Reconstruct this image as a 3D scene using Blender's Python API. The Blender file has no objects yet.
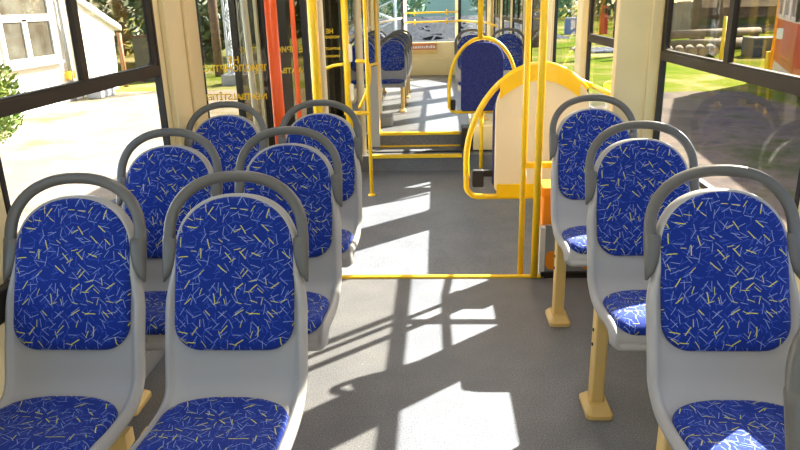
import bpy, bmesh, math, random
from mathutils import Vector, Matrix
random.seed(7)
SC = bpy.context.scene
COL = SC.collection

# ------------------------------------------------------------------ helpers
def lin(c):
    c /= 255.0
    return c/12.92 if c <= .04045 else ((c+.055)/1.055)**2.4
def rgb(r, g, b): return (lin(r), lin(g), lin(b), 1)

def mat(name, col, rough=.5, metal=0, vary=0, vscale=8, bump=0, bscale=60, col2=None, spec=.5, coat=0):
    m = bpy.data.materials.new(name); m.use_nodes = True
    nt = m.node_tree; N = nt.nodes; L = nt.links
    b = N['Principled BSDF']
    b.inputs['Base Color'].default_value = col
    b.inputs['Roughness'].default_value = rough
    b.inputs['Metallic'].default_value = metal
    b.inputs['Specular IOR Level'].default_value = spec
    b.inputs['Coat Weight'].default_value = coat
    tc = N.new('ShaderNodeTexCoord')
    if vary or col2:
        n = N.new('ShaderNodeTexNoise'); n.inputs['Scale'].default_value = vscale; n.inputs['Detail'].default_value = 5
        L.new(tc.outputs['Object'], n.inputs['Vector'])
        r = N.new('ShaderNodeValToRGB')
        r.color_ramp.elements[0].position = .35; r.color_ramp.elements[1].position = .65
        if col2:
            r.color_ramp.elements[0].color = col; r.color_ramp.elements[1].color = col2
        else:
            r.color_ramp.elements[0].color = tuple(c*(1-vary) for c in col[:3])+(1,)
            r.color_ramp.elements[1].color = tuple(min(1, c*(1+vary)) for c in col[:3])+(1,)
        L.new(n.outputs['Fac'], r.inputs['Fac']); L.new(r.outputs['Color'], b.inputs['Base Color'])
    if bump:
        n2 = N.new('ShaderNodeTexNoise'); n2.inputs['Scale'].default_value = bscale; n2.inputs['Detail'].default_value = 3
        L.new(tc.outputs['Object'], n2.inputs['Vector'])
        bp = N.new('ShaderNodeBump'); bp.inputs['Strength'].default_value = bump; bp.inputs['Distance'].default_value = .01
        L.new(n2.outputs['Fac'], bp.inputs['Height']); L.new(bp.outputs['Normal'], b.inputs['Normal'])
    return m

def glass_mat(name, tint, refl=1.0):
    m = bpy.data.materials.new(name); m.use_nodes = True
    nt = m.node_tree; N = nt.nodes; L = nt.links
    N.remove(N['Principled BSDF']); out = N['Material Output']
    t = N.new('ShaderNodeBsdfTransparent'); t.inputs['Color'].default_value = tint
    g = N.new('ShaderNodeBsdfGlossy'); g.inputs['Roughness'].default_value = .02
    f = N.new('ShaderNodeLayerWeight'); f.inputs['Blend'].default_value = .5
    pw = N.new('ShaderNodeMath'); pw.operation = 'POWER'; pw.inputs[1].default_value = 5
    L.new(f.outputs['Facing'], pw.inputs[0])
    k = N.new('ShaderNodeMath'); k.operation = 'MULTIPLY_ADD'; k.inputs[1].default_value = .5*refl; k.inputs[2].default_value = .03*refl
    L.new(pw.outputs[0], k.inputs[0])
    mx = N.new('ShaderNodeMixShader')
    L.new(k.outputs[0], mx.inputs['Fac']); L.new(t.outputs[0], mx.inputs[1]); L.new(g.outputs[0], mx.inputs[2])
    L.new(mx.outputs[0], out.inputs['Surface'])
    return m

def fabric_mat(name):
    """blue plush with short random pale-blue and yellow strokes"""
    m = bpy.data.materials.new(name); m.use_nodes = True
    nt = m.node_tree; N = nt.nodes; L = nt.links
    b = N['Principled BSDF']; b.inputs['Roughness'].default_value = .85
    b.inputs['Sheen Weight'].default_value = .08; b.inputs['Specular IOR Level'].default_value = .2
    uv = N.new('ShaderNodeUVMap'); uv.uv_map = 'UVMap'
    def math_(op, a, bb=None, c=None):
        n = N.new('ShaderNodeMath'); n.operation = op
        for i, v in enumerate((a, bb, c)):
            if v is None: continue
            if isinstance(v, (int, float)): n.inputs[i].default_value = v
            else: L.new(v, n.inputs[i])
        return n.outputs[0]
    def strokes(scale, off, length, width, keep):
        width *= .48; length *= .95
        mp = N.new('ShaderNodeMapping'); mp.inputs['Location'].default_value = off
        mp.inputs['Scale'].default_value = (scale, scale, 1)
        L.new(uv.outputs[0], mp.inputs['Vector'])
        v = N.new('ShaderNodeTexVoronoi'); v.voronoi_dimensions = '2D'; v.inputs['Scale'].default_value = 1
        v.inputs['Randomness'].default_value = .9
        L.new(mp.outputs[0], v.inputs['Vector'])
        d = N.new('ShaderNodeVectorMath'); d.operation = 'SUBTRACT'
        L.new(mp.outputs[0], d.inputs[0]); L.new(v.outputs['Position'], d.inputs[1])
        sp = N.new('ShaderNodeSeparateXYZ'); L.new(d.outputs[0], sp.inputs[0])
        sc = N.new('ShaderNodeSeparateColor'); L.new(v.outputs['Color'], sc.inputs[0])
        ang = math_('MULTIPLY', sc.outputs[0], 6.28)
        ca = math_('COSINE', ang); sa = math_('SINE', ang)
        u = math_('ADD', math_('MULTIPLY', sp.outputs[0], ca), math_('MULTIPLY', sp.outputs[1], sa))
        w = math_('SUBTRACT', math_('MULTIPLY', sp.outputs[1], ca), math_('MULTIPLY', sp.outputs[0], sa))
        w = math_('ADD', w, math_('MULTIPLY', math_('MULTIPLY', u, u), .1))
        i1 = math_('LESS_THAN', math_('ABSOLUTE', u), length)
        i2 = math_('LESS_THAN', math_('ABSOLUTE', w), width)
        k = math_('GREATER_THAN', sc.outputs[1], 1-keep)
        return math_('MULTIPLY', math_('MULTIPLY', i1, i2), k), sc.outputs[2]
    cur = None
    base = rgb(12, 41, 126)
    pale = rgb(128, 144, 190); mid = rgb(58, 86, 172); yel = rgb(204, 198, 44)
    spec = [(34, (0.3, .1, 0), .40, .045, .8, mid), (30, (3.7, 1.9, 0), .42, .05, .75, mid),
            (30, (7.1, 5.3, 0), .40, .05, .75, pale), (26, (11.3, 2.7, 0), .40, .045, .65, pale),
            (36, (23.1, 4.2, 0), .42, .05, .8, mid), (28, (31.7, 8.8, 0), .42, .05, .6, pale),
            (24, (5.9, 9.2, 0), .36, .06, .5, yel), (34, (1.4, 17, 0), .38, .06, .25, yel)]
    for s, o, l, w, k, c in spec:
        f, rnd = strokes(s, o, l, w, k)
        mx = N.new('ShaderNodeMix'); mx.data_type = 'RGBA'
        L.new(f, mx.inputs['Factor'])
        if cur is None: mx.inputs['A'].default_value = base
        else: L.new(cur, mx.inputs['A'])
        mx.inputs['B'].default_value = c
        cur = mx.outputs['Result']
    L.new(cur, b.inputs['Base Color'])
    return m

def leaf_mat(name, c1, c2):
    m = mat(name, c1, .6, col2=c2, vscale=3)
    return m

class MB:
    def __init__(s): s.v = []; s.f = []; s.sm = []
    def add(s, vs, fs, smooth=False):
        o = len(s.v); s.v += [tuple(v) for v in vs]
        for f in fs: s.f.append(tuple(i+o for i in f)); s.sm.append(smooth)
        return s
    def box(s, x0, x1, y0, y1, z0, z1):
        x0, x1 = min(x0, x1), max(x0, x1); y0, y1 = min(y0, y1), max(y0, y1); z0, z1 = min(z0, z1), max(z0, z1)
        vs = [(x, y, z) for z in (z0, z1) for y in (y0, y1) for x in (x0, x1)]
        return s.add(vs, [(0,2,3,1), (4,5,7,6), (0,1,5,4), (2,6,7,3), (0,4,6,2), (1,3,7,5)])
    def rbox(s, x0, x1, y0, y1, z0, z1, r=.01, axis='z', n=5):
        """box with rounded corners about one axis"""
        if axis == 'z': a0, a1, b0, b1, c0, c1 = x0, x1, y0, y1, z0, z1
        elif axis == 'y': a0, a1, b0, b1, c0, c1 = x0, x1, z0, z1, y0, y1
        else: a0, a1, b0, b1, c0, c1 = y0, y1, z0, z1, x0, x1
        P = rrect(a0, a1, b0, b1, r, n)
        def mk(a, b, c): return (a, b, c) if axis == 'z' else ((a, c, b) if axis == 'y' else (c, a, b))
        vs = [mk(a, b, c0) for a, b in P]+[mk(a, b, c1) for a, b in P]; k = len(P)
        fs = [(i, (i+1) % k, k+(i+1) % k, k+i) for i in range(k)]+[tuple(range(k))[::-1], tuple(range(k, 2*k))]
        return s.add(vs, fs)
    def ring(s, outer, inner, c0, c1, axis):
        """frame between two equal-length loops of 2D points, extruded along axis"""
        k = len(outer)
        def mk(a, b, c): return (a, b, c) if axis == 'z' else ((a, c, b) if axis == 'y' else (c, a, b))
        vs = [mk(a, b, c) for c in (c0, c1) for P in (outer, inner) for a, b in P]
        fs = []
        for i in range(k):
            j = (i+1) % k
            fs += [(i, j, k+j, k+i), (2*k+i, 3*k+i, 3*k+j, 2*k+j), (i, 2*k+i, 2*k+j, j), (k+i, k+j, 3*k+j, 3*k+i)]
        return s.add(vs, fs)
    def tube(s, pts, r, n=10, cap=True, closed=False, flat=None):
        pts = [Vector(p) for p in pts]; m = len(pts); rings = []
        rr = r if isinstance(r, (list, tuple)) else [r]*m
        up = None
        for i, p in enumerate(pts):
            if closed: t = (pts[(i+1) % m]-pts[i-1]).normalized()
            else: t = (pts[min(i+1, m-1)]-pts[max(i-1, 0)]).normalized()
            if up is None:
                a = Vector((0, 0, 1)) if abs(t.z) < .9 else Vector((0, 1, 0))
                up = (a-t*a.dot(t)).normalized()
            else: up = (up-t*up.dot(t)).normalized()
            sd = t.cross(up)
            rings.append([p+(up*math.cos(2*math.pi*k/n)+sd*math.sin(2*math.pi*k/n))*rr[i] for k in range(n)])
        vs = [v for R_ in rings for v in R_]
        fs = []
        for i in range(m if closed else m-1):
            i2 = (i+1) % m
            for k in range(n): fs.append((i*n+k, i*n+(k+1) % n, i2*n+(k+1) % n, i2*n+k))
        s.add(vs, fs, True)
        if cap and not closed:
            s.add(rings[0], [tuple(range(n))[::-1]]); s.add(rings[-1], [tuple(range(n))])
        return s
    def build(s, name, m, parent=None, mods=None):
        me = bpy.data.meshes.new(name); me.from_pydata(s.v, [], s.f)
        bm = bmesh.new(); bm.from_mesh(me)
        bmesh.ops.remove_doubles(bm, verts=bm.verts, dist=1e-6)
        bmesh.ops.recalc_face_normals(bm, faces=bm.faces)
        bm.to_mesh(me); bm.free()
        if len(me.polygons) == len(s.sm): me.polygons.foreach_set('use_smooth', s.sm)
        elif any(s.sm): me.polygons.foreach_set('use_smooth', [True]*len(me.polygons))
        me.materials.append(m)
        o = bpy.data.objects.new(name, me); COL.objects.link(o)
        if parent: o.parent = parent
        return o

def bevel(o, w=.004, seg=2):
    b = o.modifiers.new('bevel', 'BEVEL'); b.width = w; b.segments = seg; b.limit_method = 'ANGLE'
    return o

def rrect(a0, a1, b0, b1, r, n=6):
    P = []
    for (cx, cy, a) in ((a1-r, b1-r, 0), (a0+r, b1-r, 90), (a0+r, b0+r, 180), (a1-r, b0+r, 270)):
        for k in range(n+1):
            t = math.radians(a+90*k/n); P.append((cx+r*math.cos(t), cy+r*math.sin(t)))
    return P

def tag(o, label=None, cat=None, group=None, kind=None):
    if label: o['label'] = label
    if cat: o['category'] = cat
    if group: o['group'] = group
    if kind: o['kind'] = kind
    return o
def empty(name, loc, rz=0):
    o = bpy.data.objects.new(name, None); COL.objects.link(o)
    o.location = loc; o.rotation_euler = (0, 0, rz); o.empty_display_size = .1
    return o
def structure(o): o['kind'] = 'structure'; return o
def children(o): return [c for c in bpy.data.objects if c.parent == o]
def copy_tree(o, parent=None):
    c = o.copy(); COL.objects.link(c)
    if parent: c.parent = parent
    for ch in children(o): copy_tree(ch, c)
    return c
def spline(pts, n):
    """Catmull-Rom through points, n samples per span"""
    P = [Vector(p) for p in pts]; P = [P[0]*2-P[1]]+P+[P[-1]*2-P[-2]]; out = []
    for i in range(1, len(P)-2):
        for k in range(n):
            t = k/n; a, b, c, d = P[i-1:i+3]
            out.append(.5*((2*b)+(c-a)*t+(2*a-5*b+4*c-d)*t*t+(3*b-a-3*c+d)*t**3))
    out.append(P[-2]); return out

# ------------------------------------------------------------------ materials
M = {}
M['cream'] = mat('cream_paint', rgb(232, 215, 168), .45, vary=.03, vscale=3)
M['cream_lt'] = mat('cream_light', rgb(236, 222, 188), .4)
M['legp'] = mat('leg_paint', rgb(222, 188, 116), .4, vary=.04, vscale=10)
M['shell'] = mat('seat_plastic', rgb(160, 158, 156), .42, bump=.05, bscale=400)
M['handle'] = mat('handle_plastic', rgb(92, 90, 87), .38, bump=.04, bscale=300)
M['fabric'] = fabric_mat('seat_fabric')
M['pad'] = mat('pad_fabric', rgb(20, 28, 92), .9, col2=rgb(46, 54, 112), vscale=60)
M['yellow'] = mat('yellow_paint', rgb(252, 204, 14), .3, coat=.3)
M['yel2'] = mat('yellow_strip', rgb(250, 206, 30), .5)
M['orange'] = mat('orange_plastic', rgb(246, 150, 20), .4)
M['redor'] = mat('red_orange_paint', rgb(238, 90, 20), .35)
M['black'] = mat('black_rubber', rgb(34, 31, 28), .55)
M['frame'] = mat('dark_brown_frame', rgb(46, 38, 31), .5, spec=.3)
M['grey'] = mat('grey_panel', rgb(140, 142, 145), .5)
M['white'] = mat('white_strip', rgb(225, 225, 222), .5)
M['steel'] = mat('bolt_steel', rgb(190, 190, 190), .3, 1)
M['glass'] = glass_mat('clear_glass', (.95, .96, .95, 1), .6)
M['glass_t'] = glass_mat('tinted_glass', (.80, .78, .72, 1))
M['glass_d'] = glass_mat('door_glass', (.72, .72, .68, 1))
M['glass_k'] = glass_mat('dark_glass', (.42, .40, .34, 1))
M['text'] = mat('yellow_lettering', rgb(236, 196, 30), .6)
M['ceil'] = mat('ceiling_white', rgb(235, 232, 224), .6)
def floor_mat():
    m = mat('floor_rubber', rgb(120, 122, 127), .42, spec=.4)
    nt = m.node_tree; N = nt.nodes; L = nt.links; b = N['Principled BSDF']
    tc = N.new('ShaderNodeTexCoord')
    v = N.new('ShaderNodeTexNoise'); v.inputs['Scale'].default_value = 190; v.inputs['Detail'].default_value = 2
    w = N.new('ShaderNodeTexNoise'); w.inputs['Scale'].default_value = 5; w.inputs['Detail'].default_value = 6
    L.new(tc.outputs['Object'], v.inputs['Vector']); L.new(tc.outputs['Object'], w.inputs['Vector'])
    r = N.new('ShaderNodeValToRGB'); e = r.color_ramp.elements
    e[0].position = .33; e[0].color = rgb(74, 76, 82); e[1].position = .72; e[1].color = rgb(156, 158, 160)
    e2 = r.color_ramp.elements.new(.45); e2.color = rgb(110, 112, 117)
    e3 = r.color_ramp.elements.new(.62); e3.color = rgb(118, 119, 123)
    L.new(v.outputs['Fac'], r.inputs['Fac'])
    r2 = N.new('ShaderNodeValToRGB'); q = r2.color_ramp.elements
    q[0].position = .3; q[0].color = (.84, .84, .84, 1); q[1].position = .7; q[1].color = (1.08, 1.06, 1.02, 1)
    L.new(w.outputs['Fac'], r2.inputs['Fac'])
    mx = N.new('ShaderNodeMix'); mx.data_type = 'RGBA'; mx.blend_type = 'MULTIPLY'; mx.inputs['Factor'].default_value = 1
    L.new(r.outputs['Color'], mx.inputs['A']); L.new(r2.outputs['Color'], mx.inputs['B'])
    L.new(mx.outputs['Result'], b.inputs['Base Color'])
    return m
M['floor'] = floor_mat()

# ------------------------------------------------------------------ geometry constants (tram interior, metres)
XL, XR = -1.30, 1.09
EYE = 1.5
LOW = -.34
CEIL = 2.18
SILL, BAR, WTOP = .745, 1.227, 1.95
WT = .022

# ------------------------------------------------------------------ setting: floors and steps
def fl(name, x0, x1, y0, y1, z, th=.08):
    return structure(MB().box(x0, x1, y0, y1, z-th, z).build(name, M['floor']))
fl('floor', XL, XR, -1.3, 3.62, 0)
fl('floor', XL, XR, 3.92, 7.62, LOW)
fl('floor', XL, XR, 8.16, 14.95, 0)
st = MB().box(XL, XR, 3.62, 3.92, LOW, LOW/2).box(XL, XR, 3.56, 3.62, LOW, -.08)
structure(st.build('floor_near_steps', M['floor']))
st = MB().box(XL, XR, 7.62, 7.86, LOW, -.16).box(XL, XR, 7.78, 8.16, LOW, -.16).box(XL, XR, 8.16, 8.22, LOW, -.08)
structure(st.build('floor_far_steps', M['floor']))

def strip(name, x0, x1, y0, y1, z0, z1, label):
    o = MB().box(x0, x1, y0, y1, z0, z1).build(name, M['yel2']); bevel(o, .003)
    return tag(o, label, 'step edge', 'yellow step edge strips')
strip('step_edge_strip', -1.25, .60, 3.60, 3.632, -.03, .012, 'long yellow edge strip across the near floor below the two slim poles')
strip('step_edge_strip', -.78, .28, 7.60, 7.66, -.185, -.15, 'yellow edge strip on the lower of the two far steps')
strip('step_edge_strip', -.78, .28, 8.13, 8.155, -.165, -.145, 'thin yellow strip along the back of the lower far step tread')
strip('step_edge_strip', -.78, .28, 8.14, 8.20, -.022, .012, 'yellow edge strip on the upper of the two far steps')

# ------------------------------------------------------------------ setting: side walls with window openings
def wall_side(name, x0, x1, openings, y0, y1, zb, zt):
    """openings: (ya, yb, za, zb) sorted along y"""
    mb = MB(); y = y0
    for (a, b, c, d) in openings:
        if a > y: mb.box(x0, x1, y, a, zb, zt)
        if c > zb: mb.box(x0, x1, a, b, zb, c)
        if d < zt: mb.box(x0, x1, a, b, d, zt)
        y = b
    if y < y1: mb.box(x0, x1, y, y1, zb, zt)
    return structure(mb.build(name, M['cream']))
L_WIN = [(.45, 1.76), (1.90, 3.21)]
L_DOORS = [(3.80, 5.10), (5.75, 7.10)]
L_FAR = [(8.7, 10.0), (10.35, 11.7), (12.0, 13.4)]
R_WIN = [(.46, 1.86), (2.03, 3.455), (3.62, 5.13), (5.38, 6.60), (7.12, 8.25)]
R_FAR = [(9.0, 10.2), (10.55, 11.75), (12.2, 13.5)]
ol = [(a, b, SILL, WTOP) for a, b in L_WIN]+[(a, b, LOW, 2.05) for a, b in L_DOORS]+[(a, b, SILL, WTOP) for a, b in L_FAR]
orr = [(a, b, SILL, WTOP) for a, b in R_WIN+R_FAR]
wall_side('wall_left', XL-WT, XL, ol, -1.3, 13.75, -.5, CEIL)
wall_side('wall_right', XR, XR+WT, orr, -1.3, 13.75, -.5, CEIL)
structure(MB().box(XL-WT, XR+WT, -1.36, 15.2, CEIL, CEIL+.12).build('ceiling', M['ceil']))

wn = 0
def window(side, a, b, sash=True, mull=.5, tint=True):
    """bus window: black rubber frame, cross bar, upper sliding sashes, lower fixed pane"""
    global wn; wn += 1
    x = XL if side < 0 else XR; o = -side            # o: towards the cabin
    root = structure(empty('window_%d' % wn, (x, (a+b)/2, SILL)))
    def bl(mb, name, m):
        ob = mb.build(name, m); ob.parent = root; ob.matrix_parent_inverse = Matrix.Translation(-Vector(root.location)); return ob
    xs = sorted((x-side*-.0, x+side*WT))
    fi, fo = (x-side*.005), (x+side*(WT+.001))
    mb = MB().ring(rrect(a, b, SILL, WTOP, .07), rrect(a+.02, b-.02, SILL+.02, WTOP-.02, .055), min(fi, fo), max(fi, fo), 'x')
    bl(mb, 'window_frame', M['black'])
    xm = x+side*.010
    if sash:
        mb = MB().box(xm-.017, xm+.017, a+.012, b-.012, BAR-.022, BAR+.022)
        bl(mb, 'cross_bar', M['frame'])
        ym = a+(b-a)*mull
        mb = MB().ring(rrect(a+.02, b-.02, BAR+.0, WTOP-.02, .06), rrect(a+.05, b-.05, BAR+.03, WTOP-.055, .035), xm-.012, xm+.012, 'x')
        mb.box(xm-.011, xm+.011, ym-.021, ym+.021, BAR+.02, WTOP-.03)
        bl(mb, 'sash_frame', M['frame'])
        bl(MB().box(xm-.002, xm+.002, a+.045, b-.045, BAR+.02, WTOP-.045), 'upper_pane', M['glass_t' if tint else 'glass'])
        bl(MB().box(xm-.002, xm+.002, a+.02, b-.02, SILL+.02, BAR-.02), 'lower_pane', M['glass'])
    else:
        bl(MB().box(xm-.002, xm+.002, a+.02, b-.02, SILL+.02, WTOP-.02), 'pane', M['glass'])
    return root
for i, (a, b) in enumerate(L_WIN): window(-1, a, b, True, .465)
for a, b in L_FAR: window(-1, a, b, True)
for i, (a, b) in enumerate(R_WIN): window(1, a, b, i < 3, .465)
for a, b in R_FAR: window(1, a, b, True)

# pillar covers, sill ledges (cream / grey mouldings on the wall faces)
tn = 0
def trim(mb, m):
    global tn; tn += 1
    return structure(bevel(mb.build('trim_%d' % tn, m), .006))
trim(MB().box(XL-.0, XL+.03, 3.28, 3.50, .0, CEIL), M['cream'])
trim(MB().box(XL-.0, XL+.02, 3.58, 3.76, .0, CEIL), M['cream'])
trim(MB().box(XL, XL+.012, 1.78, 1.885, .76, CEIL), M['cream'])
trim(MB().box(.886, XR, 3.50, 3.565, .0, CEIL), M['cream'])
trim(MB().box(XR-.05, XR, 3.478, 3.50, .0, CEIL), M['cream'])
trim(MB().box(XR-.045, XR, 5.16, 5.35, LOW, CEIL), M['cream'])
trim(MB().box(XR-.012, XR, 6.66, 7.06, LOW, CEIL), M['cream'])
trim(MB().box(XL, XL+.10, 5.14, 5.72, LOW, CEIL), M['frame'])
trim(MB().box(XL, XL+.12, 7.14, 7.55, LOW, CEIL), M['cream_lt'])
trim(MB().box(XL, XL+.10, 7.60, 8.6, LOW, CEIL), M['frame'])
trim(MB().box(XL, XL+.035, -1.2, 3.30, .64, .735), M['black'])
trim(MB().box(XR-.03, XR, -1.2, 3.50, .64, .735), M['cream'])
structure(bevel(MB().box(XL, XL+.05, -1.2, 3.6, 0, .09).build('baseboard_left', M['grey']), .006))
structure(bevel(MB().box(XR-.05, XR, -1.2, 3.6, 0, .09).build('baseboard_right', M['grey']), .006))

# ------------------------------------------------------------------ setting: rear end and front end
RY = 14.95
def quadwall(name, p, q, z0, z1, m, th=.05):
    p, q = Vector((p[0], p[1], 0)), Vector((q[0], q[1], 0)); n = (q-p).normalized().cross(Vector((0, 0, 1)))*th
    vs = []
    for z in (z0, z1):
        for r in (p, q, q+n, p+n): vs.append((r.x, r.y, z))
    return MB().add(vs, [(0,1,2,3)[::-1], (4,5,6,7), (0,1,5,4), (1,2,6,5), (2,3,7,6), (3,0,4,7)])
bl_, br_ = (-.66, RY), (.44, RY)
structure(MB().box(-.68, .46, RY, RY+.08, -.5, .69).box(-.68, .46, RY, RY+.08, 2.0, CEIL).box(-.70, -.63, RY, RY+.08, .6, CEIL).box(.41, .48, RY, RY+.08, .6, CEIL).build('wall_rear', M['cream']))
structure(bevel(MB().box(-.62, .40, RY-.06, RY, .0, .36).build('baseboard_rear', M['cream']), .01))
structure(MB().box(-.64, .42, RY+.03, RY+.036, .68, 2.02).build('window_50', M['glass']))
for nm, p, q in (('wall_rear_left', (XL, 13.75), bl_), ('wall_rear_right', br_, (XR, 13.75))):
    w = quadwall(nm, p, q, -.5, .66, M['cream'])
    w2 = quadwall(nm, p, q, 1.95, CEIL, M['cream']); w.add(w2.v, w2.f)
    P, Q = Vector(p), Vector(q); D = (Q-P)
    for t0, t1 in ((0, .1), (.9, 1)):
        w2 = quadwall(nm, P+D*t0, P+D*t1, .6, 2.0, M['cream']); w.add(w2.v, w2.f)
    structure(w.build(nm, M['cream']))
    g = structure(empty('window_%d' % (51 if 'left' in nm else 52), (P.x, P.y, .66)))
    for t0, t1, nm2, mm, th, za, zb in ((.1, .12, 'window_frame', M['black'], .06, .64, 1.97), (.88, .9, 'window_frame', M['black'], .06, .64, 1.97), (.12, .88, 'pane', M['glass'], .004, .66, 1.95)):
        o = quadwall(nm2, P+D*t0, P+D*t1, za, zb, mm, th).build(nm2, mm); o.parent = g; o.matrix_parent_inverse = Matrix.Translation(-Vector(g.location))
# front end, behind the photographer: cab wall with a wide glazed opening
structure(MB().box(XL, XR, -1.36, -1.3, -.5, .8).box(XL, XR, -1.36, -1.3, 2.0, CEIL).build('wall_front', M['cream']))
structure(MB().box(XL, XR, -1.34, -1.335, .79, 2.01).build('window_60', M['glass']))

# ------------------------------------------------------------------ passenger seat
PROF = spline([(-.008, .994), (-.045, .90), (-.085, .80), (-.125, .70), (-.163, .60), (-.183, .54), (-.203, .485), (-.236, .450),
               (-.29, .437), (-.38, .437), (-.47, .447), (-.518, .444), (-.546, .425), (-.555, .395), (-.553, .368)], 10)
SL = [0]
for i in range(1, len(PROF)): SL.append(SL[-1]+(PROF[i]-PROF[i-1]).length)
STOT = SL[-1]
def surf(x, s, h):
    """point on the seat surface: x across, s along the profile from the top, h out of the surface"""
    s = max(0, min(STOT-1e-6, s)); i = 0
    lo, hi = 0, len(SL)-2
    while lo < hi:
        md = (lo+hi+1)//2
        if SL[md] <= s: lo = md
        else: hi = md-1
    i = lo; t = (s-SL[i])/(SL[i+1]-SL[i])
    p = PROF[i].lerp(PROF[i+1], t)
    a = PROF[max(i-2, 0)]; b = PROF[min(i+3, len(PROF)-1)]; tg = (b-a).normalized()
    n = Vector((tg.y, -tg.x))
    return (x, p.x+n.x*h, p.y+n.y*h)
def s_at_z(z):
    for i in range(len(PROF)-1):
        if PROF[i].y >= z >= PROF[i+1].y: return SL[i]+(SL[i+1]-SL[i])*(PROF[i].y-z)/(PROF[i].y-PROF[i+1].y)
def outline(W, s0, s1, rt, rb, d, ns=44, et=2.15):
    """closed outline, arch of height rt at the s0 end, corners rb at the s1 end, inset by d"""
    W -= d; s0 += d; s1 -= d; rt = max(rt-d, .004); rbx = max(rb-d, .004); P = []
    A = 18
    right = []
    for k in range(A):
        a = math.pi/2*k/A
        right.append((W*math.sin(a)**(2/et), s0+rt-rt*math.cos(a)**(2/et)))
    for k in range(ns): right.append((W, s0+rt+(s1-rbx-s0-rt)*k/ns))
    for k in range(9):
        a = math.pi/2*k/8; right.append((W-rbx+rbx*math.cos(a), s1-rbx+rbx*math.sin(a)))
    for k in range(1, 4): right.append(((W-rbx)*(1-k/4), s1))
    right.append((0, s1))
    left = [(-x, s) for x, s in right[1:-1]][::-1]
    return right+left
def skin(name, m, parent, W, s0, s1, rt, rb, rings, Wf=None, et=2.15, uvoff=(0, 0)):
    """rings: (inset d, height h); then filled towards the centre line"""
    loops = []
    for d, h in rings:
        loops.append([(x*(Wf(s) if Wf else 1), s, h) for x, s in outline(W, s0, s1, rt, rb, d, et=et)])
    last = loops[-1]
    for k in (.8, .6, .4, .2, 0): loops.append([(x*k, s, h) for x, s, h in last])
    vs = [surf(x, s, h) for lp in loops for x, s, h in lp]
    uvs = [(x+uvoff[0], s+uvoff[1]) for lp in loops for x, s, h in lp]
    n = len(loops[0]); fs = []
    for i in range(len(loops)-1):
        for k in range(n):
            j = (k+1) % n; fs.append((i*n+k, i*n+j, (i+1)*n+j, (i+1)*n+k))
    me = bpy.data.meshes.new(name); me.from_pydata(vs, [], fs)
    uvl = me.uv_layers.new(name='UVMap')
    for lp in me.loops: uvl.data[lp.index].uv = uvs[lp.vertex_index]
    bm = bmesh.new(); bm.from_mesh(me)
    bmesh.ops.remove_doubles(bm, verts=bm.verts, dist=1e-5)
    bmesh.ops.dissolve_degenerate(bm, edges=bm.edges, dist=1e-6)
    bmesh.ops.recalc_face_normals(bm, faces=bm.faces)
    # open sheet: make the normals face the sitter
    if sum((f.normal.z-f.normal.y)*f.calc_area() for f in bm.faces) < 0:
        bmesh.ops.reverse_faces(bm, faces=bm.faces)
    bm.to_mesh(me); bm.free()
    me.polygons.foreach_set('use_smooth', [True]*len(me.polygons))
    me.materials.append(m)
    o = bpy.data.objects.new(name, me); COL.objects.link(o); o.parent = parent
    return o

def sstep(a, b, x):
    t = max(0, min(1, (x-a)/(b-a))); return t*t*(3-2*t)
S85, S68 = s_at_z(.84), s_at_z(.68)
def shellW(s):
    w = .182+.025*sstep(S85, S68, s)-.004*sstep(s_at_z(.5), s_at_z(.45), s)
    return w/.207
CB0, CB1 = s_at_z(.981), s_at_z(.570)
PB0 = s_at_z(.4515); PB1 = STOT-.062

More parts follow.
